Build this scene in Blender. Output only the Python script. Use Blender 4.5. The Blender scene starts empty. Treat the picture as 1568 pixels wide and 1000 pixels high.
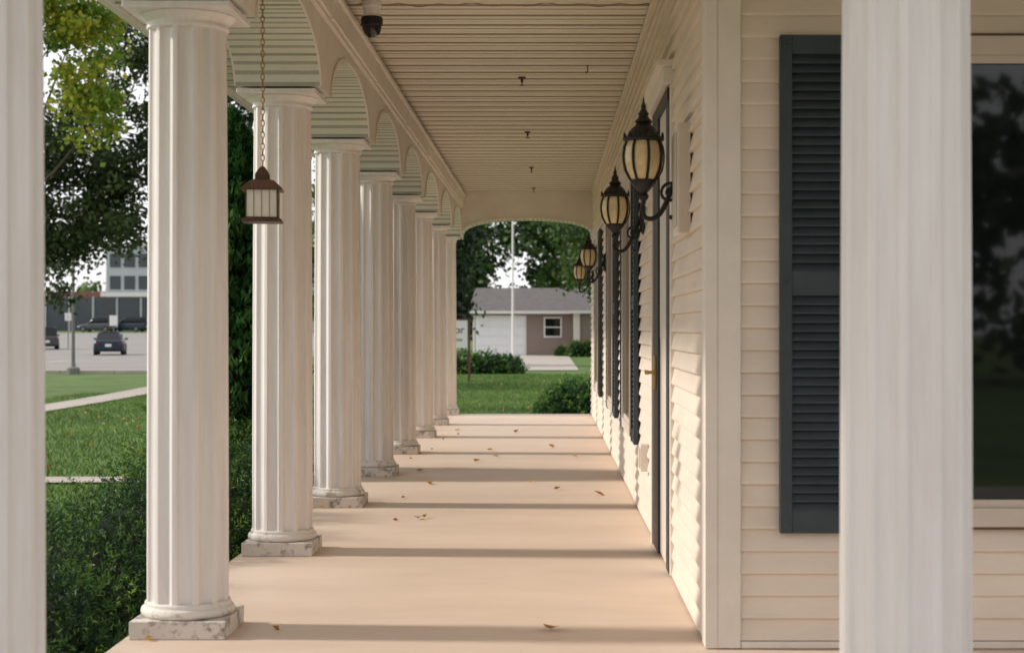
import bpy, math, random
import numpy as np
from mathutils import Vector, Matrix
random.seed(7); rng=np.random.default_rng(7)
S=bpy.context.scene; COL=S.collection

# ---------------------------------------------------------------- materials
def mat(name,col,rough=.6,var=.0,scale=8,bump=0.,bscale=60,spec=.4,metal=0.,col2=None,ramp=(.35,.65),stretch=None):
    m=bpy.data.materials.new(name); m.use_nodes=True; nt=m.node_tree; N=nt.nodes; L=nt.links
    b=N['Principled BSDF']; b.inputs['Roughness'].default_value=rough
    b.inputs['Specular IOR Level'].default_value=spec; b.inputs['Metallic'].default_value=metal
    b.inputs['Base Color'].default_value=(*col,1)
    tc=N.new('ShaderNodeTexCoord'); mp=N.new('ShaderNodeMapping'); L.new(tc.outputs['Object'],mp.inputs[0])
    if stretch: mp.inputs['Scale'].default_value=stretch
    if var>0 or col2:
        n=N.new('ShaderNodeTexNoise'); n.inputs['Scale'].default_value=scale; n.inputs['Detail'].default_value=6
        n.inputs['Roughness'].default_value=.65
        L.new(mp.outputs[0],n.inputs['Vector'])
        r=N.new('ShaderNodeValToRGB'); L.new(n.outputs[0],r.inputs[0])
        c2=col2 if col2 else tuple(c*(1-var) for c in col)
        r.color_ramp.elements[0].position=ramp[0]; r.color_ramp.elements[1].position=ramp[1]
        r.color_ramp.elements[0].color=(*c2,1); r.color_ramp.elements[1].color=(*col,1)
        L.new(r.outputs[0],b.inputs['Base Color'])
    if bump>0:
        n2=N.new('ShaderNodeTexNoise'); n2.inputs['Scale'].default_value=bscale; n2.inputs['Detail'].default_value=4
        L.new(mp.outputs[0],n2.inputs['Vector'])
        bp=N.new('ShaderNodeBump'); bp.inputs['Strength'].default_value=bump; bp.inputs['Distance'].default_value=.01
        L.new(n2.outputs[0],bp.inputs['Height']); L.new(bp.outputs[0],b.inputs['Normal'])
    return m

def leafmat(name,cols,trans=.3,rough=.5):
    m=bpy.data.materials.new(name); m.use_nodes=True; nt=m.node_tree; N=nt.nodes; L=nt.links
    b=N['Principled BSDF']; b.inputs['Roughness'].default_value=rough; b.inputs['Specular IOR Level'].default_value=.3
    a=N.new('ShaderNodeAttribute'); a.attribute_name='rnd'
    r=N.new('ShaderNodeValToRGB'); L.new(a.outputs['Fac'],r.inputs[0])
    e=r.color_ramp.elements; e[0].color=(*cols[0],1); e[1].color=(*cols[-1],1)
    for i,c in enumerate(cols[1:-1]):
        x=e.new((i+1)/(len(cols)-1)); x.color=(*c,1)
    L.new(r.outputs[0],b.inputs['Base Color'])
    t=N.new('ShaderNodeBsdfTranslucent'); L.new(r.outputs[0],t.inputs[0])
    mx=N.new('ShaderNodeMixShader'); mx.inputs[0].default_value=trans
    L.new(b.outputs[0],mx.inputs[1]); L.new(t.outputs[0],mx.inputs[2])
    L.new(mx.outputs[0],N['Material Output'].inputs[0])
    return m

WHITE=mat('column_paint',(.83,.785,.755),.42,.10,3,.05,40,col2=(.72,.665,.625),ramp=(.25,.6),stretch=(6,6,.5))
TRIM=mat('trim_paint',(.80,.73,.65),.5,.08,5,.04,50)
BEAM=mat('beam_paint',(.79,.72,.64),.55,.12,2.5,.05,30)
SOFF=mat('arch_soffit_vinyl',(.70,.69,.61),.5,.08,6,.04,80)
SOFF2=mat('arch_soffit_perforated_strip',(.48,.48,.41),.6,.3,160)
CEIL=mat('ceiling_vinyl',(.83,.75,.64),.5,.08,2.2,.03,80)
CEIL2=mat('ceiling_perforated_strip',(.54,.46,.37),.6,.25,160)
SIDE=mat('cream_siding',(.82,.71,.60),.5,.12,1.6,.06,14,stretch=(1,1,3))
FLOOR=mat('painted_concrete_floor',(.75,.60,.48),.5,.12,1.1,.12,120,col2=(.65,.51,.40),ramp=(.3,.62),stretch=(.6,1.6,1))
PLINTH=mat('weathered_plinth',(.68,.62,.56),.8,.4,14,.5,70,col2=(.24,.21,.18),ramp=(.37,.49))
BASEW=mat('column_base_paint',(.74,.69,.63),.6,.3,16,.2,60,col2=(.40,.35,.30),ramp=(.33,.46))
SHUT=mat('slate_shutter_vinyl',(.046,.062,.073),.5,.25,5,.05,60)
BLACK=mat('black_iron',(.012,.011,.011),.4,.3,20,.1,90,spec=.4)
GLASS=mat('dark_window_glass',(.006,.008,.008),.03,0,spec=.55)
FRAME=mat('window_frame_taupe',(.62,.54,.46),.5,.05,6)
DBROWN=mat('brown_caulk',(.16,.11,.08),.6)
DOORW=mat('door_panel_paint',(.66,.60,.54),.45,.05,5)
DGREY=mat('door_frame_charcoal',(.03,.028,.027),.5,.1,5)
BRASS=mat('brass',(.55,.36,.12),.3,metal=1)
AMBER=mat('amber_glass',(.76,.60,.34),.25,.22,14,spec=.6)
CREAMG=mat('frosted_glass',(.85,.82,.74),.3,.1,20)
COPPER=mat('bronze_metal',(.12,.065,.045),.45,.3,25,metal=.4)
CHAIN=mat('aged_chain',(.36,.22,.10),.5,metal=.5)
CONC=mat('concrete',(.44,.39,.34),.85,.2,1.5,.3,30)
ASPH=mat('road_paving',(.27,.25,.235),.9,.15,.25,.2,20)
LINE=mat('road_marking_paint',(.7,.66,.5),.8)
GROUND=mat('lawn_ground',(.105,.18,.03),.95,.5,.8,.8,25,col2=(.045,.085,.016),ramp=(.3,.7))
SOIL=mat('mulch_bed',(.09,.055,.035),.95,.4,12,.9,40)
SHING=mat('asphalt_shingles',(.15,.135,.13),.95,.35,3,.6,40,stretch=(1,1,6))
MAUVE=mat('mauve_siding',(.28,.215,.185),.6,.08,2)
GARAGE=mat('garage_door_paint',(.80,.80,.82),.5,.04,3)
HWHITE=mat('white_house_trim',(.78,.76,.74),.5)
BRICK=mat('red_brick',(.36,.19,.11),.85,.4,6,.4,20,col2=(.20,.09,.055))
OFFICE=mat('office_panel',(.50,.52,.54),.6,.08,.4)
OBRICK=mat('office_brick',(.27,.13,.09),.8,.2,1)
OGLASS=mat('office_glazing',(.03,.045,.06),.12,.3,.5,spec=.7)
BARK=mat('tree_bark',(.10,.075,.055),.95,.45,9,.9,22,stretch=(1,1,.25))
POLE=mat('galvanised_pole',(.20,.19,.18),.5,.1,8,metal=.3)
RUBBER=mat('tyre_rubber',(.02,.02,.02),.8)
CARGL=mat('car_glass',(.01,.012,.014),.12,spec=.3)
TAIL=mat('tail_light_red',(.22,.012,.01),.3)
CARB=mat('dark_blue_car_paint',(.018,.032,.050),.35,spec=.35)
CARG=mat('grey_car_paint',(.05,.055,.06),.3,spec=.5)
DLEAF=leafmat('dry_leaf',[(.22,.09,.03),(.40,.20,.06),(.62,.42,.08)],.2)
OAK=leafmat('oak_leaves',[(.016,.028,.012),(.036,.060,.020),(.065,.10,.032),(.12,.16,.05)],.3)
YEL=leafmat('yellowing_leaves',[(.06,.12,.02),(.16,.26,.03),(.36,.38,.04),(.62,.46,.04)],.45)
FAR=leafmat('woodland_leaves',[(.012,.030,.010),(.040,.085,.022),(.090,.16,.038),(.17,.27,.07)],.3)
DARKL=leafmat('dark_evergreen_leaves',[(.008,.018,.009),(.018,.038,.014),(.04,.07,.02)],.15)
YEW=leafmat('yew_leaves',[(.006,.024,.010),(.022,.070,.018),(.075,.17,.028),(.24,.38,.05)],.35)
ARB=leafmat('arborvitae_leaves',[(.006,.030,.012),(.022,.085,.024),(.06,.17,.035),(.12,.26,.05)],.25)
GRASS=leafmat('grass_blades',[(.040,.090,.014),(.08,.16,.024),(.14,.23,.04),(.25,.27,.08)],.35)
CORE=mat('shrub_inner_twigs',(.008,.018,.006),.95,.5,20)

# ---------------------------------------------------------------- mesh builder
class MB:
    def __init__(s): s.V=[];s.F=[];s.M=[];s.mats=[];s.T=Matrix.Identity(4)
    def mi(s,m):
        if m not in s.mats: s.mats.append(m)
        return s.mats.index(m)
    def add(s,vs,fs,m):
        o=len(s.V); T=s.T
        s.V+= [tuple(T@Vector(v)) for v in vs]
        s.F+= [tuple(i+o for i in f) for f in fs]; s.M+=[s.mi(m)]*len(fs)
    def box(s,x0,x1,y0,y1,z0,z1,m):
        s.add([(x0,y0,z0),(x1,y0,z0),(x1,y1,z0),(x0,y1,z0),(x0,y0,z1),(x1,y0,z1),(x1,y1,z1),(x0,y1,z1)],
              [(3,2,1,0),(4,5,6,7),(0,1,5,4),(1,2,6,5),(2,3,7,6),(3,0,4,7)],m)
    def rev(s,prof,seg,m,c=(0,0,0),fn=None,phase=0.):
        vs=[];fs=[]
        for (r,z) in prof:
            for k in range(seg):
                a=2*math.pi*k/seg+phase; rr=r*(fn(k) if fn else 1)
                vs.append((c[0]+rr*math.cos(a),c[1]+rr*math.sin(a),c[2]+z))
        for i in range(len(prof)-1):
            for k in range(seg):
                k2=(k+1)%seg; fs.append((i*seg+k,i*seg+k2,(i+1)*seg+k2,(i+1)*seg+k))
        fs.append(tuple(range(seg-1,-1,-1))); n=len(prof)-1
        fs.append(tuple(n*seg+k for k in range(seg)))
        s.add(vs,fs,m)
    def tube(s,pts,rad,seg,m,closed=False):
        pts=[Vector(p) for p in pts]; n=len(pts)
        if not hasattr(rad,'__len__'): rad=[rad]*n
        vs=[];fs=[]; ref=Vector((.13,.31,.94)).normalized()
        for i,p in enumerate(pts):
            a=pts[(i-1)%n] if (closed or i>0) else p; b=pts[(i+1)%n] if (closed or i<n-1) else p
            t=(b-a).normalized(); u=t.cross(ref)
            if u.length<.05: u=t.cross(Vector((1,0,0)))
            u.normalize(); w=t.cross(u)
            for k in range(seg):
                q=2*math.pi*k/seg; vs.append(p+(u*math.cos(q)+w*math.sin(q))*rad[i])
        for i in range(n if closed else n-1):
            j=(i+1)%n
            for k in range(seg):
                k2=(k+1)%seg; fs.append((i*seg+k,i*seg+k2,j*seg+k2,j*seg+k))
        if not closed:
            fs.append(tuple(range(seg-1,-1,-1))); fs.append(tuple((n-1)*seg+k for k in range(seg)))
        s.add(vs,fs,m)
    def obj(s,name,parent=None,smooth=False,bevel=0,loc=None):
        me=bpy.data.meshes.new(name); me.from_pydata(s.V,[],s.F); me.update()
        for m in s.mats: me.materials.append(m)
        me.polygons.foreach_set('material_index',s.M)
        if smooth: me.polygons.foreach_set('use_smooth',[True]*len(me.polygons))
        o=bpy.data.objects.new(name,me); COL.objects.link(o)
        if parent: o.parent=parent
        if bevel:
            b=o.modifiers.new('bevel','BEVEL'); b.width=bevel; b.segments=2; b.limit_method='ANGLE'
        return o
def empty(name):
    e=bpy.data.objects.new(name,None); COL.objects.link(e); e.empty_display_size=.3; return e

def quads(name,P,size,asp,m,rnd,bias=None,k=0.,parent=None,flat=None):
    n=len(P); size=np.broadcast_to(np.asarray(size,float),(n,))[:,None]
    U=rng.normal(size=(n,3)); U/=np.linalg.norm(U,axis=1)[:,None]
    if bias is not None:
        U=U*(1-k)+np.broadcast_to(bias,(n,3))*k; U/=np.linalg.norm(U,axis=1)[:,None]
    R=rng.normal(size=(n,3)); W=np.cross(U,R); W/=np.linalg.norm(W,axis=1)[:,None]
    V=np.empty((n,4,3)); V[:,0]=P-U*size*.5; V[:,1]=P+W*size*asp*.5+U*size*.05; V[:,2]=P+U*size*.5; V[:,3]=P-W*size*asp*.5+U*size*.05
    me=bpy.data.meshes.new(name); me.vertices.add(4*n); me.vertices.foreach_set('co',V.ravel())
    me.loops.add(4*n); me.loops.foreach_set('vertex_index',np.arange(4*n,dtype=np.int32))
    me.polygons.add(n); me.polygons.foreach_set('loop_start',np.arange(0,4*n,4,dtype=np.int32))
    me.update(calc_edges=True); me.validate()
    at=me.attributes.new('rnd','FLOAT','FACE'); at.data.foreach_set('value',np.clip(rnd,0,1).astype(np.float32))
    me.materials.append(m)
    o=bpy.data.objects.new(name,me); COL.objects.link(o)
    if parent: o.parent=parent
    return o

# ---------------------------------------------------------------- ground
def ss(t): t=np.clip(t,0,1); return t*t*(3-2*t)
def H(x,y):
    x=np.asarray(x,float); y=np.asarray(y,float)
    return -.36-.14*ss((-x-5)/8)+1.3*ss((y-112)/85)
def grid(name,xs,ys,off,m,parent=None,bump=0):
    X,Y=np.meshgrid(xs,ys); Z=H(X,Y)+off
    nx=len(xs); ny=len(ys)
    vs=np.stack([X,Y,Z],-1).reshape(-1,3).tolist()
    fs=[(j*nx+i,j*nx+i+1,(j+1)*nx+i+1,(j+1)*nx+i) for j in range(ny-1) for i in range(nx-1)]
    b=MB(); b.add(vs,fs,m); return b.obj(name,parent,smooth=True)
def axis(lo,hi,c0,c1,fine,n=14):
    a=np.arange(c0,c1+1e-6,fine)
    l=c0-np.geomspace(fine*2,c0-lo,n)[::-1]; h=c1+np.geomspace(fine*2,hi-c1,n)
    return np.concatenate([l,a,h])
grid('ground',axis(-900,900,-90,40,2.),axis(-300,1500,-30,210,2.),0,GROUND)
def rect(name,x0,x1,y0,y1,off,m,step=2.):
    nx=max(2,int((x1-x0)/step)+1); ny=max(2,int((y1-y0)/step)+1)
    return grid(name,np.linspace(x0,x1,nx),np.linspace(y0,y1,ny),off,m)
b=MB(); vs=[]
SWX=lambda y:-10.35-.9*ss((y-34)/20)
for i in range(68):
    y=-10+i*1.0; x=float(SWX(y)); vs+=[(x-.55,y,float(H(x-.55,y))+.025),(x+.55,y,float(H(x+.55,y))+.025)]
b.add(vs,[(2*i,2*i+1,2*i+3,2*i+2) for i in range(67)],CONC); b.obj('sidewalk')
rect('garden_path',-9.8,-3.3,15.6,16.2,.02,CONC,1.)
rect('front_bounce_slab',-7,9,-3.5,3.15,.02,CONC,1.)  # unseen concrete slab added to bounce neutral light onto the front columns
rect('driveway',-4.3,1.1,56.5,87,.03,CONC)
rect('street',-140,-13.5,58,176,.03,ASPH)
rect('mulch_bed',-3.1,-1.64,3.2,21.5,.015,SOIL,.5)
b=MB()
for x in np.arange(-120,-14,2.):
    z=float(H(x,57.8)); b.box(x,x+1.98,57.62,57.98,z-.1,z+.14,CONC)
b.obj('street_kerb',bevel=.02)
b=MB()
for i in range(10):
    y=66+i*9; z=float(H(-24.,y))+.045; b.add([(-24.1,y,z),(-23.9,y,z),(-23.9,y+3,z+.0),(-24.1,y+3,z)],[(0,1,2,3)],LINE)
b.obj('lane_marking')
b=MB(); pts=[]
for k in range(48):
    a=2*math.pi*k/48; pts.append((-46+14*math.cos(a),92+9*math.sin(a)*(1 if math.sin(a)>0 else .8)))
z0=-.5
b.add([(x,y,z0) for x,y in pts]+[(x,y,z0+.16) for x,y in pts]+[(-46+(x+46)*.97,92+(y-92)*.97,z0+.16) for x,y in pts],
      [(k,(k+1)%48,48+(k+1)%48,48+k) for k in range(48)]+[(48+k,48+(k+1)%48,96+(k+1)%48,96+k) for k in range(48)],CONC)
b.add([(-46+(x+46)*.97,92+(y-92)*.97,z0+.158) for x,y in pts],[tuple(range(48))],mat('dry_island_soil',(.26,.19,.12),.9,.3,1))
b.obj('traffic_island')

# ---------------------------------------------------------------- porch house
house=empty('porch_house')
CZ=3.08; WX=.61; FY=5.87
b=MB(); b.box(-1.64,WX+.02,3.55,21.78,-.5,0,FLOOR); b.obj('porch_floor',house)
b=MB(); b.box(WX+.02,7.6,3.55,FY+.02,-.5,-.0005,FLOOR); b.obj('front_porch_floor',house)

COLY=[3.86]+[6.2+2.2*i for i in range(8)]
CX=-1.43; FXS=[-1.43,.882,3.18,5.48]
FLN=12; SEG=14
def flute(k):
    p=(k%SEG)/SEG
    if p<.30: return 1.
    q=(p-.30)/.70
    return 1-.12*(math.sin(math.pi*q)**.45)
def column(x,y,rot=0.):
    b=MB(); hw=.186
    b.box(x-hw,x+hw,y-hw,y+hw,.0,.07,PLINTH)
    b.rev([(.172,.0705),(.181,.078),(.184,.090),(.179,.104),(.168,.110),(.168,.122),(.163,.128)],40,BASEW,(x,y,0))
    R=[]
    for i in range(9):
        t=i/8; R.append((.1605-.009*t*t,.118+t*(2.375-.118)))
    b.rev(R,FLN*SEG,WHITE,(x,y,0),flute,rot)
    b.rev([(.150,2.370),(.160,2.373),(.161,2.384),(.156,2.39),(.158,2.400),(.172,2.409),(.186,2.422),(.190,2.428)],44,WHITE,(x,y,0))
    b.box(x-.208,x+.208,y-.208,y+.208,2.4285,2.455,WHITE)
    return b.obj('porch_column',bevel=.005)
for i,y in enumerate(COLY): column(CX+(.02 if i==0 else 0),y,.13+.21*i)
for x in FXS[1:]: column(x,3.86,.2)

def beam(name,ax,f0,f1,start,end,opens,zs,h,ztop,pw=1.):
    b=MB()
    P=lambda p,f,z:(f,p,z) if ax=='Y' else (p,f,z)
    und=[(start,zs,start,zs,0)]
    for (a,c) in opens:
        m=(a+c)/2; r=(c-a)/2; s=0; last=None
        for k in range(241):
            th=math.pi*(1-k/240); p=m+r*math.cos(th); z=zs+h*(max(0,math.sin(th))**pw)
            if last: s+=math.hypot(p-last[0],z-last[1])
            last=(p,z); ph=(s%.18)/.18; g=.016 if ph<.08 else 0
            d=1 if (ph<.08 or .30<ph<.42 or .62<ph<.74) else 0
            und.append((p,z,p,z+g,d))
    und.append((end,zs,end,zs,0))
    vs=[];fs=[]
    for (p,z,ps,zz,d) in und:
        vs+= [P(p,f0,z),P(p,f0,ztop),P(p,f1,z),P(p,f1,ztop)]
    n=len(und)
    for i in range(n-1):
        o=4*i; fs+=[(o,o+4,o+5,o+1),(o+2,o+3,o+7,o+6)]
    fs+=[(0,1,3,2),(4*n-4,4*n-2,4*n-1,4*n-3)]
    b.add(vs,fs,BEAM)
    vs=[]
    for (p,z,ps,zz,d) in und: vs+=[P(ps,f0,zz),P(ps,f1,zz)]
    f_a=[(2*i,2*i+1,2*i+3,2*i+2) for i in range(n-1) if not und[i][4]]
    f_b=[(2*i,2*i+1,2*i+3,2*i+2) for i in range(n-1) if und[i][4]]
    b.add(vs,f_a,SOFF); b.add(vs,f_b,SOFF2)
    for f,sg in ((f0,-1),(f1,1)):
        for (a,c) in opens:
            m=(a+c)/2; r=(c-a)/2; vs=[];fs=[]
            for k in range(61):
                th=math.pi*(1-k/60); p=m+r*math.cos(th); z=zs+h*(max(0,math.sin(th))**pw)
                p2=m+(r+.022)*math.cos(th); z2=zs+(h+.022)*(max(0,math.sin(th))**pw)
                vs+=[P(p,f,z),P(p,f+sg*.010,z),P(p2,f+sg*.010,z2),P(p2,f,z2)]
            for k in range(60):
                for q in range(3): fs.append((4*k+q,4*k+q+1,4*k+q+5,4*k+q+4))
            b.add(vs,fs,TRIM)
    return b.obj(name,house)
op=[(COLY[i]+.21,COLY[i+1]-.21) for i in range(len(COLY)-1)]
ZS=2.466
beam('side_arcade','Y',-1.64,-1.2,3.64,21.82,op,ZS,.31,CZ+.03)
beam('front_arcade','X',3.64,4.08,-1.198,7.6,[(FXS[i]+.21,FXS[i+1]-.21) for i in range(3)],ZS,.31,CZ+.03)
beam('end_arch','X',21.4,21.82,-1.198,WX,[(-1.19,WX-.01)],2.43,.26,CZ+.03,.62)
b=MB()
b.box(-1.1985,-1.155,4.09,21.39,2.86,2.985,TRIM)
b.box(-1.1985,-1.135,4.09,21.39,2.987,3.02,TRIM)
b.box(-1.1985,-1.17,4.09,21.39,2.835,2.858,TRIM)
b.box(-1.1985,-1.165,4.09,21.39,3.045,3.065,TRIM)
for y in COLY[1:]: b.box(-1.1985,-1.148,y-.045,y+.045,2.85,2.984,TRIM)
b.obj('beam_moulding',house,bevel=.004)
b=MB(); b.box(WX-.03,WX-.001,FY+.1,21.39,3.035,3.062,TRIM); b.obj('wall_crown',house,bevel=.004)

def ribs(name,ax,f0,f1,a,c,z,m,m2,per=.30):
    b=MB(); pr=[]; p=a
    while p<c:
        for (q,zz,k) in ((0,0,0),(.24,0,1),(.25,.014,1),(.31,.014,1),(.32,0,0),(.52,0,0),(.56,.004,1),(.60,.004,0),(.62,0,0),(.80,0,1),(.81,.016,1),(.90,.016,1),(.92,-.005,0),(.98,-.005,0)):
            pr.append((p+q*per,z+zz,k))
        p+=per
    pr=[q for q in pr if q[0]<=c]; pr.append((c,z,0))
    P=lambda p,f,z:(f,p,z) if ax=='Y' else (p,f,z)
    vs=[]
    for (p,zz,k) in pr: vs+=[P(p,f0,zz),P(p,f1,zz)]
    F=lambda i:(2*i,2*i+1,2*i+3,2*i+2)
    b.add(vs,[F(i) for i in range(len(pr)-1) if not pr[i][2]],m); b.add(vs,[F(i) for i in range(len(pr)-1) if pr[i][2]],m2); return b.obj(name,house)
ribs('porch_ceiling','Y',-1.21,WX+.02,4.05,21.45,CZ,CEIL,CEIL2)
ribs('front_porch_ceiling','X',4.07,FY+.02,WX+.02,7.6,CZ+.001,CEIL,CEIL2)
ribs('side_eave_soffit','Y',-2.38,-1.63,2.92,22.5,2.985,SOFF,SOFF2)
ribs('front_eave_soffit','X',2.92,3.65,-1.63,8.1,2.986,SOFF,SOFF2)
ribs('end_eave_soffit','X',21.81,22.5,-1.63,8.1,2.986,SOFF,SOFF2)
b=MB()
b.box(-2.41,-2.38,2.9,22.53,2.96,3.13,HWHITE); b.box(-2.38,8.1,2.89,2.92,2.96,3.13,HWHITE); b.box(-2.38,8.1,22.5,22.53,2.96,3.13,HWHITE); b.box(8.1,8.13,2.9,22.53,2.96,3.13,HWHITE)
b.box(-2.52,-2.412,2.9,22.53,3.02,3.14,HWHITE)
b.obj('fascia_and_gutter',house,bevel=.006)
b=MB(); e=[(-2.54,2.75,3.145),(8.25,2.75,3.145),(8.25,22.65,3.145),(-2.54,22.65,3.145),(2.85,8.2,5.6),(2.85,17.2,5.6)]
b.add(e,[(0,1,4),(1,2,5,4),(2,3,5),(3,0,4,5),(3,2,1,0)],SHING); b.obj('roof',house)

def clap(b,T,u0,u1,z0,z1,ex,m,proud=.016):
    b.T=T; z=z0; vs=[];fs=[]
    while z<z1-1e-4:
        zt=min(z+ex,z1)
        n=max(1,int((u1-u0)/.9)); off=[random.uniform(-.0025,.0025) for _ in range(n+1)]
        for i in range(n):
            a=u0+(u1-u0)*i/n; c=u0+(u1-u0)*(i+1)/n; r0=off[i]; r1=off[i+1]; o=len(vs)
            vs+=[(a,0,z),(c,0,z),(a,-proud+r0,z+.001),(c,-proud+r1,z+.001),(a,-proud+r0,z+.010),(c,-proud+r1,z+.010),(a,-.003,zt),(c,-.003,zt)]
            fs+=[(o,o+1,o+3,o+2),(o+2,o+3,o+5,o+4),(o+4,o+5,o+7,o+6)]
        z=zt
    b.add(vs,fs,m); b.T=Matrix.Identity(4)
TF=Matrix.Translation((0,FY,0))
def TS(y): return Matrix.Translation((WX,y,0))@Matrix.Rotation(-math.pi/2,4,'Z')
b=MB(); clap(b,TF,WX+.11,7.6,.03,3.08,.0835,SIDE,.020); b.obj('front_siding',house)
b=MB(); clap(b,TS(0),-21.9,-(FY+.1),.012,3.08,.0835,SIDE,.020); b.obj('side_siding',house)
b=MB(); b.box(WX+.005,7.6,FY+.01,21.9,-.4,3.1,SIDE); b.obj('wall_core',house)
b=MB(); b.box(WX-.024,WX+.108,FY-.03,FY+.105,.004,3.08,TRIM); b.box(WX+.02,WX+.023,FY-.032,FY-.0302,.004,3.08,FRAME)
b.obj('corner_post',house,bevel=.006)
b=MB(); b.box(WX+.11,7.6,FY-.028,FY-.001,.002,.028,TRIM); b.obj('base_trim',house,bevel=.003)

def shutter(T,w,z0,z1,name,mid=None):
    b=MB(); b.T=T; st=.045; d=.032; o=-.022
    b.box(0,st,o-d,o,z0,z1,SHUT); b.box(w-st,w,o-d,o,z0,z1,SHUT)
    rl=[(z0,z0+.085),(z1-.07,z1)]; m=mid or (z0+z1)/2; rl.insert(1,(m-.045,m+.045))
    for a,c in rl: b.box(st,w-st,o-d+.003,o,a,c,SHUT)
    b.box(st,w-st,o-.006,o-.001,z0+.05,z1-.05,SHUT)
    for (a,c) in ((rl[0][1],rl[1][0]),(rl[1][1],rl[2][0])):
        n=int((c-a)/.033); p=(c-a)/n
        for i in range(n):
            z=a+i*p
            b.add([(st,o-d+.006,z+.003),(w-st,o-d+.006,z+.003),(w-st,o-.008,z+p*.95),(st,o-.008,z+p*.95),
                   (st,o-d+.006,z-.002),(w-st,o-d+.006,z-.002)],[(0,1,2,3),(4,5,1,0)],SHUT)
    for zz in (z0+.05,m,z1-.04):
        for u in (st/2,w-st/2): b.box(u-.007,u+.007,o-d-.004,o-d,zz-.007,zz+.007,SHUT)
    return b.obj(name,house,bevel=.002)
def window(T,w,z0,z1,name,mull=True):
    b=MB(); b.T=T; f=.07
    b.box(-.014,w+.014,-.034,-.012,z0-.014,z0,DBROWN); b.box(-.014,w+.014,-.034,-.012,z1,z1+.014,DBROWN)
    b.box(0,w,-.06,-.012,z0,z0+f,FRAME); b.box(0,w,-.06,-.012,z1-f,z1,FRAME)
    b.box(0,f,-.06,-.012,z0+f,z1-f,FRAME); b.box(w-f,w,-.06,-.012,z0+f,z1-f,FRAME)
    b.box(f,w-f,-.048,-.03,z0+f,z0+f+.03,FRAME); b.box(f,w-f,-.048,-.03,z1-f-.03,z1-f,FRAME)
    b.box(f-.0,w-f,-.028,-.022,z0+f,z1-f,GLASS)
    if mull: b.box(w/2-.025,w/2+.025,-.05,-.03,z0+f+.03,z1-f-.03,FRAME)
    return b.obj(name,house,bevel=.002)
shutter(Matrix.Translation((.862,FY,0)),.38,.435,2.29,'front_shutter',1.365)
window(Matrix.Translation((1.262,FY,0)),1.65,.46,2.285,'front_window')
shutter(Matrix.Translation((2.932,FY,0)),.38,.435,2.29,'front_shutter_far',1.365)
shutter(Matrix.Translation((4.4,FY,0)),.38,.435,2.29,'front_shutter_b',1.365)
window(Matrix.Translation((4.8,FY,0)),1.65,.46,2.285,'front_window_b')
for i,y in enumerate((10.2,13.2,17.2)):
    shutter(TS(y+.4),.38,.435,2.29,'side_shutter_near_%d'%i,1.365)
    window(TS(y+1.58),1.16,.46,2.285,'side_window_%d'%i,False)
    shutter(TS(y+2.0),.38,.435,2.29,'side_shutter_far_%d'%i,1.365)
def door(y0,y1,nm):
    b=MB(); X=WX
    b.box(X-.030,X-.004,y0,y0+.17,.012,2.3,DGREY)
    b.box(X-.034,X-.004,y1-.36,y1,.012,2.3,DGREY)
    b.box(X-.022,X-.004,y0+.17,y1-.36,.02,2.3,DOORW)
    b.box(X-.038,X-.004,y0,y1,2.3,2.36,DGREY)
    b.box(X-.026,X-.0222,y0+.21,y1-.40,1.15,2.2,DOORW)
    b.box(X-.026,X-.004,y0-.05,y0-.001,.01,2.37,TRIM); b.box(X-.044,X-.004,y1+.001,y1+.06,.01,2.37,TRIM)
    b.box(X-.06,X-.004,y0-.06,y1+.08,2.371,2.45,TRIM); b.box(X-.09,X-.004,y0-.09,y1+.11,2.451,2.48,TRIM)
    b.box(X-.046,X-.034,y1-.24,y1-.18,.87,1.05,BRASS); b.box(X-.09,X-.075,y1-.25,y1-.13,.95,.972,BRASS); b.box(X-.09,X-.046,y1-.22,y1-.20,.952,.97,BRASS)
    b.obj(nm,house,bevel=.003)
door(7.55,8.6,'entry_door')
b=MB(); b.box(WX-.065,WX-.014,6.55,6.60,1.60,2.06,FRAME);b.box(WX-.065,WX-.014,6.60,6.86,1.60,2.06,TRIM); b.box(WX-.072,WX-.0655,6.63,6.84,1.63,2.03,FRAME); b.obj('wall_plaque',bevel=.006)
b=MB(); b.box(WX-.06,WX-.012,9.35,9.47,.34,.50,TRIM); b.box(WX-.068,WX-.0605,9.365,9.455,.36,.48,FRAME); b.obj('outlet_box',bevel=.004)

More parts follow.
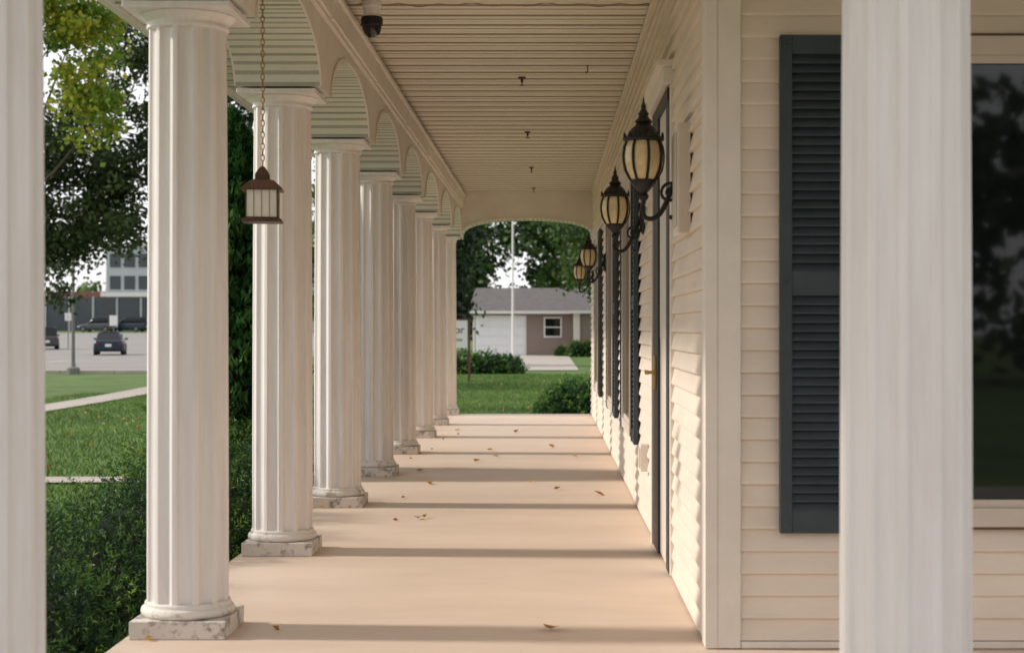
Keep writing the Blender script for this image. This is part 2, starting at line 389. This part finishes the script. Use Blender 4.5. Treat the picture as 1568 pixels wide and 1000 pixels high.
# ---------------------------------------------------------------- wall lanterns
def wall_lantern(y,zc=1.93,x=.413):
    b=MB(); c=(x,y,zc)
    gl=[(.048,-.092),(.060,-.080),(.078,-.045),(.086,-.01),(.087,.02),(.082,.055),(.070,.085)]
    b.rev(gl,16,AMBER,c)
    for k in range(8):
        a=2*math.pi*k/8+.2; pts=[(c[0]+(r+.003)*math.cos(a),c[1]+(r+.003)*math.sin(a),c[2]+z) for r,z in gl]
        b.tube(pts,.0066,5,BLACK)
    b.rev([(.070,.078),(.084,.080),(.092,.088),(.086,.098),(.072,.102),(.066,.115),(.052,.136),(.036,.150),(.032,.156),(.040,.164),(.034,.172),(.024,.182),(.020,.192),(.024,.200),(.018,.208),(.010,.222),(.012,.232),(.006,.245),(.003,.265),(.001,.278)],16,BLACK,c)
    for k in range(12):
        a=2*math.pi*k/12+.2; q=(c[0]+.085*math.cos(a),c[1]+.085*math.sin(a)); b.rev([(.007,.088),(.006,.108),(.001,.118)],5,BLACK,(q[0],q[1],c[2]))
    b.rev([(.002,-.225),(.008,-.218),(.012,-.208),(.006,-.198),(.010,-.18),(.020,-.168),(.024,-.158),(.016,-.145),(.024,-.135),(.044,-.115),(.056,-.100),(.058,-.090),(.050,-.085)],16,BLACK,c)
    pl=[]
    for k in range(24):
        a=2*math.pi*k/24; pl.append((.034*math.cos(a),.098*math.sin(a)))
    px=WX-.012; z0=zc-.055; n=24
    vs=[(px,y+u,z0+v) for u,v in pl]+[(px-.020,y+u*.95,z0+v*.95) for u,v in pl]+[(px-.034,y+u*.6,z0+v*.65) for u,v in pl]
    fs=[(k,(k+1)%n,n+(k+1)%n,n+k) for k in range(n)]+[(n+k,n+(k+1)%n,2*n+(k+1)%n,2*n+k) for k in range(n)]+[tuple(range(2*n,3*n))]
    b.add(vs,fs,BLACK)
    A=Vector((px-.02,y,z0)); pts=[]
    for i in range(17):
        t=i/16; p0=A;p1=A+Vector((-.05,0,-.02));p2=Vector((x+.10,y,zc-.30));p3=Vector((x+.005,y,zc-.25)); 
        pts.append(p0*(1-t)**3+p1*3*t*(1-t)**2+p2*3*t*t*(1-t)+p3*t**3)
    pts+= [Vector((x-.008,y,zc-.22)),Vector((x,y,zc-.18))]
    b.tube(pts,.0115,8,BLACK)
    sp=[]
    for i in range(22):
        t=i/21; a=t*4.6*math.pi/1.6; r=.045*(1-t*.75); sp.append((x+.115+r*math.cos(a+1.2),y,zc-.145+r*math.sin(a+1.2)))
    b.tube(sp,.007,6,BLACK)
    b.rev([(.004,-.01),(.012,-.004),(.012,.004),(.004,.01)],10,BLACK,(x+.12,y,zc-.25))
    return b.obj('wall_lantern')
for y in (6.8,9.7,16.2,20.6): wall_lantern(y)

b=MB(); hx,hy=-1.336,7.3
def sq(b,prof,m,ph=math.pi/4): b.rev(prof,4,m,(hx,hy,0),None,ph+.12)
sq(b,[(.130,1.838),(.134,1.845),(.080,1.882),(.046,1.892),(.046,1.915),(.030,1.935),(.012,1.952)],COPPER)
sq(b,[(.100,1.713),(.100,1.838)],CREAMG)
sq(b,[(.128,1.690),(.130,1.70),(.125,1.704)],COPPER); sq(b,[(.11,1.704),(.11,1.713)],COPPER)
for k in range(4):
    a=math.pi/4+.12+k*math.pi/2; b.box(hx+.101*math.cos(a)-.003,hx+.101*math.cos(a)+.003,hy+.101*math.sin(a)-.003,hy+.101*math.sin(a)+.003,1.705,1.842,COPPER)
for k in range(12):
    a=math.pi/4+.12+(k//3)*math.pi/2; t=(k%3+1)/4; a2=a+math.pi/2
    px=hx+.1015*(math.cos(a)*(1-t)+math.cos(a2)*t); py=hy+.1015*(math.sin(a)*(1-t)+math.sin(a2)*t); b.box(px-.0014,px+.0014,py-.0014,py+.0014,1.713,1.84,CHAIN)
z=1.95; i=0
while z<2.775:
    pts=[]
    for k in range(10):
        a=2*math.pi*k/10; u=.008*math.cos(a); v=.017*math.sin(a)
        pts.append((hx+(u if i%2 else 0),hy+(0 if i%2 else u),z+.015+v))
    b.tube(pts,.0028,5,CHAIN,closed=True); z+=.027;i+=1
b.obj('hanging_lantern')

b=MB(); c=(-1.02,9.02,0)
b.rev([(.056,3.078),(.058,3.05),(.050,3.04),(.048,3.00),(.060,2.99)],24,HWHITE,c)
b.rev([(.060,2.989),(.064,2.975),(.063,2.945),(.058,2.940)],24,BLACK,c)
pr=[(.057,2.939)]+[(.055*math.cos(a),2.930-.058*math.sin(a)) for a in np.linspace(0,1.5,8)]
b.rev(pr,24,mat('smoked_dome',(.006,.006,.007),.08,spec=.7),c); b.obj('security_camera',smooth=False)
for y in (11.75,15.0,18.3,21.0):
    b=MB(); c=(-.2,y,0); b.rev([(.03,3.079),(.028,3.07),(.010,3.066),(.010,3.045),(.004,3.04),(.004,3.025),(.020,3.022),(.020,3.018)],12,COPPER,c); b.obj('sprinkler_head')
b=MB(); b.tube([(.28,11.2,3.08),(.28,11.2,3.03),(.27,11.2,3.02),(.265,11.2,3.035)],.004,6,COPPER); b.obj('ceiling_hook')
b=MB(); b.tube([(-1.12+i*.03,9.06,3.070+.006*math.sin(i*.9)+.005*math.sin(i*.37)) for i in range(58)],.003,6,CHAIN); b.obj('ceiling_cable')

pl=[(657,741),(651,793),(730,707),(750,690),(813,740),(853,750),(845,685),(643,722),(918,758),(843,965),(760,700),(700,660),(640,795),(880,700),(790,662)]
P=[];sz=[]
for (px,py) in pl:
    d=1.2*2393/(py-502); P.append(((px-840)/2393*d,d,.012)); sz.append(random.choice((.04,.055,.075)))
for i in range(18): P.append((random.uniform(-1.55,-.9),random.uniform(5,20),.008)); sz.append(.03)
P=np.array(P); nn=len(P)
U=np.stack([rng.normal(size=nn),rng.normal(size=nn),.15*rng.normal(size=nn)],1); U/=np.linalg.norm(U,axis=1)[:,None]
Wd=np.cross(U,np.array([0,.0,1.])); bm=MB()
for p,u,w,s in zip(P,U,Wd,sz):
    p=Vector(p);u=Vector(u)*s;w=Vector(w)*s*.5
    bm.add([p-u*.6,p-u*.1+w+Vector((0,0,.012)),p+u*.6+Vector((0,0,.006)),p-u*.1-w+Vector((0,0,.010)),p-Vector((0,0,.004))],[(0,4,1),(1,4,2),(2,4,3),(3,4,0)],DLEAF)
o=bm.obj('fallen_leaves'); at=o.data.attributes.new('rnd','FLOAT','FACE'); at.data.foreach_set('value',np.repeat(rng.random(nn),4).astype(np.float32))

# ---------------------------------------------------------------- vegetation
def crown(blobs,nclump,nleaf,spread,shell=.55):
    vol=np.array([b_[3]*b_[4]*b_[5] for b_ in blobs])**.75; vol/=vol.sum()
    C=[]
    for b_,v in zip(blobs,vol):
        n=max(3,int(nclump*v)); d=rng.normal(size=(n,3)); d/=np.linalg.norm(d,axis=1)[:,None]
        r=shell+(1-shell)*rng.random(n)**.6
        C.append(np.array(b_[:3])+d*r[:,None]*np.array(b_[3:]))
    C=np.concatenate(C); n=len(C); tot=nleaf
    idx=rng.integers(0,n,tot); sp=spread*(.6+.8*rng.random(n))
    P=C[idx]+rng.normal(size=(tot,3))*sp[idx][:,None]*np.array([1,1,.7])
    base=rng.random(n); rn=.55*base[idx]+.45*rng.random(tot)
    return P,rn,C
def tree(name,base,hgt,rt,blobs,nclump,nleaf,size,m,spread=.45,limbs=9,asp=.6,shell=.5):
    e=empty(name); x,y=base; z=float(H(x,y))
    b=MB(); pts=[Vector((x+.12*math.sin(t*3),y,z-.1+t*hgt)) for t in np.linspace(0,1,9)]
    b.tube(pts,[rt*(1.35 if i==0 else 1-.85*i/8) for i in range(9)],10,BARK)
    P,rn,C=crown(blobs,nclump,nleaf,spread,shell)
    for c in C[rng.choice(len(C),min(limbs*4,len(C)),replace=False)]:
        t=random.uniform(.35,.9); s=pts[0].lerp(pts[-1],t); c=Vector(c); mid=s.lerp(c,.5)+Vector((random.uniform(-.3,.3),random.uniform(-.3,.3),random.uniform(0,.5)))
        r0=rt*.35*(1.1-t); b.tube([s,s.lerp(mid,.5)+Vector((0,0,.1)),mid,mid.lerp(c,.6),c],[r0,r0*.8,r0*.55,r0*.35,r0*.12],6,BARK)
    b.obj('trunk_and_limbs',e)
    quads('crown',P,size*(.6+.8*rng.random(len(P))),asp,m,rn,parent=e)
    return e
tree('oak_tree',(-9.3,42),7.5,.28,[(-11.5,42,6.1,2.0,2.2,1.8),(-12.8,42,4.5,1.2,1.6,1.5),(-12.9,41.5,2.8,.75,1.1,.95),(-11.5,41.5,4.2,.8,1.2,1.2),(-8.8,42,6.5,2.0,2,2.2),(-9.3,42,9.2,2.6,3,1.8),(-14.4,42,6.0,1.3,1.8,1.8)],400,50000,.15,OAK,.26)
tree('yellowing_maple_tree',(-11.2,30),8.5,.2,[(-8.85,30,6.5,.75,.8,1.1),(-8.7,30,5.3,.50,.6,.6),(-9.1,30,7.5,.9,.9,.7),(-11.5,30,9.0,1.6,2,1.2)],130,17000,.11,YEL,.18,limbs=5,asp=.8)
tree('dark_evergreen_tree',(-5.2,64),8,.2,[(-5.3,64,2.4,2.3,2,2.4),(-5.0,64,6.0,2.2,2,3),(-4.6,64,8.5,1.8,2,2)],260,18000,.24,DARKL,.32)
tree('maple_tree',(3.4,80),7,.2,[(2.9,80,6.4,2.6,2.2,2.6),(1.9,79,4.0,1.0,1,.8),(5,80,7,3,2,3)],200,14000,.26,FAR,.4)
bl=[]
for i in range(20):
    x=-15+i*2.7+random.uniform(-1,1); bl.append((x,104+random.uniform(-4,6),5.5+random.uniform(-1,2.5),3,3,5.2+random.uniform(-1,1)))
P,rn,C=crown(bl,1000,72000,.72,.45); quads('distant_trees',P,.42*(.6+.8*rng.random(len(P))),.6,FAR,rn)
bl=[]
for i in range(34):
    x=-190+i*6+random.uniform(-2,2); bl.append((x,250+random.uniform(-6,6),4.0,5,4,3.0+random.uniform(-1,1.5)))
P,rn,C=crown(bl,700,22000,1.2,.5); quads('distant_trees',P,1.0,.7,FAR,rn)
bl=[]
for i in range(16):
    x=-28+i*4.2+random.uniform(-1,1); bl.append((x,-32+random.uniform(-3,3),4.5+random.uniform(-1,1.5),2.6,3,4.6+random.uniform(-1,1.5)))
P,rn,C=crown(bl,400,19000,.8,.45); quads('distant_trees',P,.7,.6,OAK,rn)

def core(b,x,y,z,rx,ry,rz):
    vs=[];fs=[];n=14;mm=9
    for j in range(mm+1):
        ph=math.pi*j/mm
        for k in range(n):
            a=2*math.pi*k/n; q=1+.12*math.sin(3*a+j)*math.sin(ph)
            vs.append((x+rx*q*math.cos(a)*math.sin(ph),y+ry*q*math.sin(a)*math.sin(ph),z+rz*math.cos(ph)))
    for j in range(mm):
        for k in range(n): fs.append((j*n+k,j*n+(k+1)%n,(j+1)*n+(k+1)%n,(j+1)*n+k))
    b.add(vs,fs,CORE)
def shrub(name,blobs,nsp,nn,slen,nlen,m,asp=.22,up=.5):
    e=empty(name); b=MB()
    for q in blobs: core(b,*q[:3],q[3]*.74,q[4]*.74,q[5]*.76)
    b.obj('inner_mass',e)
    w=np.array([q[3]*q[4] for q in blobs]); w=w/w.sum(); P=[];D=[];R=[]
    for q,ww in zip(blobs,w):
        n=int(nsp*ww); d=rng.normal(size=(n,3)); d[:,2]=np.abs(d[:,2])*1.0-.25; d/=np.linalg.norm(d,axis=1)[:,None]
        lump=1+.18*np.sin(d[:,0]*9+q[1]*3)*np.sin(d[:,1]*8+q[0])*np.cos(d[:,2]*6)+.09*rng.normal(size=n)
        r=(.78+.22*rng.random(n))*lump
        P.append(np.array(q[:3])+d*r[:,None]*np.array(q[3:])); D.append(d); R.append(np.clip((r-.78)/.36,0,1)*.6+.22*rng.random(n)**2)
    P=np.concatenate(P);D=np.concatenate(D);R=np.concatenate(R); n=len(P)
    G=D*(1-up)+np.array([0,0,1.])*up+rng.normal(size=(n,3))*.28; G/=np.linalg.norm(G,axis=1)[:,None]
    t=rng.random((n,nn)); L_=slen*(.5+1.0*rng.random((n,1,1)))
    base=P[:,None,:]+G[:,None,:]*t[...,None]*L_
    off=rng.normal(size=(n,nn,3)); off-=(off*G[:,None,:]).sum(2)[...,None]*G[:,None,:]; off/=np.linalg.norm(off,axis=2)[...,None]
    ND=G[:,None,:]*.55+off*.8; ND/=np.linalg.norm(ND,axis=2)[...,None]
    Q=base+ND*nlen*.45
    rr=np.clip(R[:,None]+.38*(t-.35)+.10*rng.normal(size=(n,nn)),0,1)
    quads('foliage',Q.reshape(-1,3),nlen*(.7+.6*rng.random(n*nn)),asp,m,rr.ravel(),bias=ND.reshape(-1,3),k=.9,parent=e)
    return e
bl=[]
for i,(x,y,zt,r) in enumerate([(-2.25,4.7,.20,.5),(-2.2,5.5,.26,.5),(-2.25,6.3,.30,.52),(-2.25,7.15,.34,.52)]):
    bl.append((x,y,-.25,r,.5,zt+.25)); bl.append((x-.75,y+.3,-.25,.5,.55,zt+.14+.08*(i%2)))
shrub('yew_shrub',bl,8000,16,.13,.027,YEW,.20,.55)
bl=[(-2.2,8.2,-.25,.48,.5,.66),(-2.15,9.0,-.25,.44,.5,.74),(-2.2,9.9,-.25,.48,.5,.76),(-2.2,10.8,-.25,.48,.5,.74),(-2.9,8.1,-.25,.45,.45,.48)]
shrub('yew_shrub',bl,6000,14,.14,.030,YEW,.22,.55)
def arbor(name,x,y,h,r,n=26000):
    e=empty(name); z0=float(H(x,y)); b=MB()
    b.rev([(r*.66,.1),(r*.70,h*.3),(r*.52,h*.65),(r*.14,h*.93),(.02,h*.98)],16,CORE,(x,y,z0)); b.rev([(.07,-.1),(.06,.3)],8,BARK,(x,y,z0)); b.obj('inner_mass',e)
    t=rng.random(n)**.9; a=rng.random(n)*2*math.pi
    env=r*np.interp(t,[0,.1,.35,.7,.92,1],[.85,.97,1,.75,.32,.03])
    lump=np.clip(.5+.5*np.sin(a*6+t*31)*np.sin(t*47-a*4),0,1)
    rad=env*(.78+.30*lump*rng.random(n)**.5+.06*rng.random(n))
    P=np.stack([x+rad*np.cos(a),y+rad*np.sin(a),z0+t*h],1)
    D=np.stack([np.cos(a)*.45,np.sin(a)*.45,np.ones(n)],1); D/=np.linalg.norm(D,axis=1)[:,None]
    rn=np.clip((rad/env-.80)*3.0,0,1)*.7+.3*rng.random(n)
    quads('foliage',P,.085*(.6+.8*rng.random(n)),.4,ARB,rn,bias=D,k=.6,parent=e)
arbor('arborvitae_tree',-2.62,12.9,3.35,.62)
shrub('boxwood_hedge',[(-2.8,53,-.36,.7,.8,.66),(-2.0,53,-.36,.7,.8,.68),(-1.35,53,-.36,.5,.7,.62),(-3.6,53,-.36,.7,.8,.66),(-4.4,53.5,-.36,.8,.8,.62)],2400,7,.12,.09,YEW,.5)
shrub('boxwood_shrub',[(.55,26.5,-.32,.72,.75,.62),(1.2,26.8,-.3,.7,.7,.60),(.2,26.6,-.34,.42,.5,.50)],5000,9,.08,.045,YEW,.4)
shrub('foundation_shrub',[(1.5,84,-.3,.5,.5,.75),(2.1,84.3,-.3,.5,.5,.7),(.7,85,-.3,.35,.4,.45)],900,6,.12,.10,YEW,.5)

def grass(n,x0,x1,y0,y1,h):
    X=x0+(x1-x0)*rng.random(n); Y=y0+(y1-y0)*rng.random(n)**1.3
    k=~((np.abs(X-SWX(Y))<.58)|((Y>15.55)&(Y<16.25)&(X<-3.3)))
    X=X[k];Y=Y[k]; p=.5+.5*np.sin(X*1.1+Y*.5)*np.sin(Y*.8-X*.6)
    return np.stack([X,Y,H(X,Y)+h*.35],1),.30*p+.5*rng.random(len(X))**1.2
a1,r1=grass(70000,-12,-3.1,11,40,.05); a2,r2=grass(55000,-4.5,2.2,21.9,52,.05)
P=np.concatenate([a1,a2]); quads('grass',P,.075*(.6+.8*rng.random(len(P))),.16,GRASS,np.concatenate([r1,r2]),bias=np.array([0,0,1.]),k=.6)
n=150; X=np.concatenate([rng.uniform(-9,-3.2,n),rng.uniform(-3,1.5,n//2)]); Y=np.concatenate([rng.uniform(12,30,n),rng.uniform(22.5,45,n//2)])
P=np.stack([X,Y,H(X,Y)+.05],1); quads('lawn_leaf_litter',P,.08,.6,DLEAF,rng.random(len(P)))

# ---------------------------------------------------------------- neighbouring house
nh=empty('suburban_house'); Y0=87.; g=-.36
b=MB(); clap(b,Matrix.Translation((0,Y0,0)),-4.15,1.5,g,2.1,.13,MAUVE,.02); 
clap(b,Matrix.Translation((0,Y0-1.3,0)),1.4,8.,g+.95,2.1,.13,MAUVE,.02); b.obj('siding',nh)
b=MB(); b.box(-4.15,1.5,Y0+.01,Y0+8,g-.2,2.1,MAUVE); b.box(1.4,8,Y0-1.29,Y0+8,g-.2,2.1,MAUVE); b.obj('walls',nh)
b=MB(); b.box(1.75,8,Y0-1.36,Y0-1.291,g-.1,g+.95,BRICK); b.obj('brick_skirt',nh)
b=MB(); b.box(1.36,1.72,Y0-1.42,Y0-1.292,g,2.08,TRIM); b.box(-4.22,-4.1,Y0-.04,Y0,g,2.1,HWHITE)
b.box(-4.06,-1.24,Y0-.05,Y0-.0205,g,g+2.24,HWHITE); b.obj('corner_trim',nh)
b=MB()
for i in range(4):
    z=g+.03+i*.53; b.box(-3.98,-1.32,Y0-.08,Y0-.051,z,z+.515,GARAGE)
    for k in range(4): b.box(-3.9+k*.655,-3.9+k*.655+.56,Y0-.09,Y0-.0805,z+.08,z+.43,GARAGE)
b.obj('garage_door',nh,bevel=.01)
b=MB(); x0,x1,z0,z1=-.27,.74,.66,1.80
b.box(x0,x1,Y0-.07,Y0-.021,z0,z0+.08,HWHITE);b.box(x0,x1,Y0-.07,Y0-.021,z1-.08,z1,HWHITE);b.box(x0,x0+.08,Y0-.07,Y0-.021,z0+.08,z1-.08,HWHITE);b.box(x1-.08,x1,Y0-.07,Y0-.021,z0+.08,z1-.08,HWHITE)
b.box(x0+.08,x1-.08,Y0-.06,Y0-.03,(z0+z1)/2-.03,(z0+z1)/2+.03,HWHITE); b.box(x0+.08,x1-.08,Y0-.03,Y0-.022,z0+.08,z1-.08,GLASS); b.obj('window',nh)
b=MB(); ye=Y0-.55; zr=3.52; yr=Y0+4
b.add([(-4.45,ye,2.12),(2.2,ye,2.12),(2.2,yr,zr),(-4.25,yr,zr),(-4.45,Y0+8.5,2.12),(2.2,Y0+8.5,2.12),(-4.45,ye,2.0),(2.2,ye,2.0)],[(0,1,2,3),(3,2,5,4),(0,3,4)],SHING)
b.add([(1.15,Y0-1.9,2.12),(8.4,Y0-1.9,2.12),(8.4,Y0+3,3.0),(3.2,Y0+3,3.0)],[(0,1,2,3)],SHING)
b.obj('roof',nh)
b=MB(); b.box(-4.47,1.2,ye-.04,ye,1.98,2.13,HWHITE); b.box(1.12,8.4,Y0-1.94,Y0-1.9,1.98,2.13,HWHITE); b.box(-4.45,1.2,ye,Y0,1.985,2.0,HWHITE);b.box(1.12,8.4,Y0-1.9,Y0-1.3,1.985,2.0,HWHITE); b.obj('fascia',nh)
b=MB(); fx,fy=-1.84,80; fz=float(H(fx,fy)); b.rev([(.16,0),(.16,.06),(.055,.10),(.05,3),(.035,9.2)],12,HWHITE,(fx,fy,fz)); b.rev([(.01,9.2),(.08,9.28),(.08,9.34),(.01,9.42)],12,BRASS,(fx,fy,fz)); b.tube([(fx+.1,fy,fz+1.2),(fx+.07,fy,fz+9.1)],.008,5,HWHITE); b.obj('flagpole')
sg=empty('yard_sign'); b=MB(); SR=mat('maroon_paint',(.13,.03,.03),.5)
b.box(-3.3,-2.33,45,45.06,.62,1.42,HWHITE); b.box(-3.36,-2.27,45.0-.02,45.08,1.421,1.46,SR); b.box(-3.38,-3.32,44.98,45.08,-.4,1.46,SR); b.box(-2.32,-2.26,44.98,45.08,-.4,1.46,SR); b.obj('board',sg,bevel=.008)
for k,(t,s,z) in enumerate((('Manor',.30,1.05),('Apartments',.14,.82))):
    cu=bpy.data.curves.new('lettering_%d'%k,'FONT'); cu.body=t; cu.size=s; cu.align_x='CENTER'; cu.extrude=.004; cu.materials.append(SR)
    o=bpy.data.objects.new('lettering_%d'%k,cu); COL.objects.link(o); o.parent=sg; o.location=(-2.82,44.99,z); o.rotation_euler=(math.pi/2,0,0)

# ---------------------------------------------------------------- street furniture and cars
b=MB(); lx,ly=-17.4,57.2; lz=float(H(lx,ly))
b.rev([(.24,-.1),(.24,.22),(.18,.27),(.09,.30),(.07,.5),(.055,3),(.045,7.6)],14,POLE,(lx,ly,lz)); b.tube([(lx,ly,lz+7.4),(lx-.3,ly,lz+7.9),(lx-1.4,ly,lz+8.1)],.04,8,POLE); b.box(lx-2.0,lx-1.3,ly-.13,ly+.13,lz+8.02,lz+8.16,POLE); b.obj('street_lamp')
def sign(x,y,h,m,w=.6,hh=.75):
    b=MB(); z=float(H(x,y)); b.tube([(x,y,z),(x,y,z+h)],.04,6,POLE); b.box(x-w/2,x+w/2,y-.06,y-.045,z+h-hh,z+h,m); b.obj('traffic_sign',bevel=.01)
sign(-32,115,2.6,HWHITE); sign(-37.5,122,2.8,HWHITE,.5,.6)
def car(name,x,y,paint,rot=0.,suv=False):
    e=empty(name); T=Matrix.Translation((x,y,float(H(x,y))+.035))@Matrix.Rotation(rot,4,'Z'); hc=1.72 if suv else 1.42
    def loft(sec,m,nm):
        b=MB(); b.T=T; vs=[];fs=[]
        for (yy,w,zb,zt,wt) in sec:
            vs+=[(-w*.96,yy,zb),(-w,yy,zb+(zt-zb)*.35),(-w*.985,yy,zb+(zt-zb)*.75),(-wt,yy,zt),(wt,yy,zt),(w*.985,yy,zb+(zt-zb)*.75),(w,yy,zb+(zt-zb)*.35),(w*.96,yy,zb)]
        for i in range(len(sec)-1):
            for k in range(8): fs.append((8*i+k,8*i+(k+1)%8,8*i+8+(k+1)%8,8*i+8+k))
        fs+=[tuple(range(8)),tuple(range(8*len(sec)-8,8*len(sec)))]
        b.add(vs,fs,m); return b.obj(nm,e,bevel=.03)
    zt=1.0 if suv else .92
    loft([(-2.3,.80,.36,zt-.12,.70),(-2.15,.88,.24,zt,.76),(-1.2,.90,.2,zt+.02,.80),(.6,.90,.2,zt,.80),(1.9,.87,.22,.80,.74),(2.25,.76,.34,.66,.62)],paint,'body')
    loft([(-2.1 if suv else -1.75,.74,zt-.03,zt+.02,.70),(-1.8 if suv else -1.15,.74,zt-.03,hc-.05,.58),(-.4,.75,zt-.03,hc,.60),(.2,.74,zt-.03,hc-.04,.58),(1.0,.72,zt-.05,zt,.70)],CARGL,'greenhouse')
    b=MB(); b.T=T; b.box(-.56,.56,-1.5 if suv else -1.1,.15,hc-.04,hc+.012,paint)
    for s in (-1,1):
        b.tube([(s*.72,-2.0 if suv else -1.7,zt),(s*.60,-1.7 if suv else -1.12,hc-.02)],.04,6,paint); b.tube([(s*.72,.95,zt),(s*.60,.18,hc-.03)],.035,6,paint)
        b.box(s*.93-.1,s*.93+.1,.55,.68,zt,zt+.12,paint)
    b.obj('roof_and_pillars',e,bevel=.02)
    b=MB(); b.T=T
    for s in (-1,1):
        b.box(s*.68-.11,s*.68+.11,-2.33,-2.12,zt-.28,zt-.17,TAIL)
    b.box(-.18,.18,-2.365,-2.30,.52,.68,HWHITE); b.box(-.84,.84,-2.36,-2.2,.36,.48,paint); b.obj('tail_lights',e)
    b=MB()
    for s in (-1,1):
        for yy in (-1.35,1.4):
            b.T=T@Matrix.Translation((s*.80,yy,.33))@Matrix.Rotation(math.pi/2,4,'Y'); b.rev([(.20,-.11),(.33,-.11),(.345,-.06),(.345,.06),(.33,.11),(.20,.11)],18,RUBBER); b.rev([(.19,-.115),(.19,.115)],12,POLE)
    b.obj('wheels',e)
car('sedan_car',-27.2,97,CARB,.22); car('suv_car',-38.6,120,CARG,.35,True)
car('suv_car',-52.5,182,CARG,1.4,True); car('suv_car',-49.2,183,CARB,1.4,True)
ob=empty('office_building'); b=MB(); gx=.6
b.box(-55.5,-30,196,220,gx,11.6,OFFICE); b.box(-75,-55.6,199,220,gx,5.8,OBRICK); b.obj('walls',ob)
b=MB()
b.box(-75,-30,195.7,195.95,gx+.2,5.0,OGLASS)
for fl in range(2):
    z=6.0+fl*2.8
    for k in range(14): b.box(-55+k*1.8,-55+k*1.8+1.35,195.9,195.98,z,z+1.7,OGLASS)
b.obj('windows',ob)
b=MB(); b.box(-56,-29.8,195.3,195.6,5.1,5.6,HWHITE); b.box(-56,-29.8,195.6,196,11.3,11.8,HWHITE); b.box(-48,-36,199,210,11.6,14,OBRICK)
for k in range(16): b.box(-75+k*3-.1,-75+k*3+.1,195.5,195.69,gx,5.1,OFFICE)
b.obj('canopy_and_mullions',ob)
b=MB()
for k in range(3): b.tube([(-60+i*6,150,14+k*.9-1.2*math.sin(math.pi*i/12)) for i in range(13)],.03,4,BLACK)
b.rev([(.16,0),(.1,16.5)],8,BARK,(-60,150,0)); b.rev([(.16,0),(.1,16.5)],8,BARK,(12,150,0)); b.obj('power_line')

# ---------------------------------------------------------------- light
EL=math.radians(32); d=Vector((math.cos(EL),-.045,-math.sin(EL)))
su=bpy.data.lights.new('sun','SUN'); su.energy=3.3; su.angle=math.radians(4.2); su.color=(1,.93,.84)
so=bpy.data.objects.new('sun',su); COL.objects.link(so); so.rotation_euler=d.to_track_quat('-Z','Y').to_euler(); so.location=(-20,0,20)
w=bpy.data.worlds.new('World'); S.world=w; w.use_nodes=True; nt=w.node_tree; N=nt.nodes; L=nt.links
sky=N.new('ShaderNodeTexSky'); sky.sky_type='NISHITA'; sky.sun_disc=False; sky.sun_elevation=EL; sky.sun_rotation=math.radians(-90); sky.dust_density=1.5
tc=N.new('ShaderNodeTexCoord'); mp=N.new('ShaderNodeMapping'); mp.inputs['Scale'].default_value=(1,1,2.5); L.new(tc.outputs['Generated'],mp.inputs[0])
nz=N.new('ShaderNodeTexNoise'); nz.inputs['Scale'].default_value=2.4; nz.inputs['Detail'].default_value=7; L.new(mp.outputs[0],nz.inputs[0])
cr=N.new('ShaderNodeValToRGB'); cr.color_ramp.elements[0].position=.36; cr.color_ramp.elements[0].color=(.55,.55,.55,1); cr.color_ramp.elements[1].position=.55; cr.color_ramp.elements[1].color=(.93,.93,.93,1); L.new(nz.outputs[0],cr.inputs[0])
mx=N.new('ShaderNodeMix'); mx.data_type='RGBA'; L.new(cr.outputs[0],mx.inputs[0]); L.new(sky.outputs[0],mx.inputs[6]); mx.inputs[7].default_value=(8.3,8.25,8.45,1)
bg=N['Background']; L.new(mx.outputs[2],bg.inputs[0]); bg.inputs[1].default_value=.148

cam=bpy.data.cameras.new('camera'); co=bpy.data.objects.new('camera',cam); COL.objects.link(co); S.camera=co
co.location=(0,0,1.2); co.rotation_euler=(math.pi/2,0,0); cam.sensor_width=36; cam.lens=54.94; cam.shift_x=-56/1568; cam.shift_y=2/1568
cam.clip_end=3000; cam.clip_start=.05; cam.dof.use_dof=True; cam.dof.focus_distance=9.5; cam.dof.aperture_fstop=3.8
S.view_settings.view_transform='Standard'; S.view_settings.look='None'; S.view_settings.exposure=0
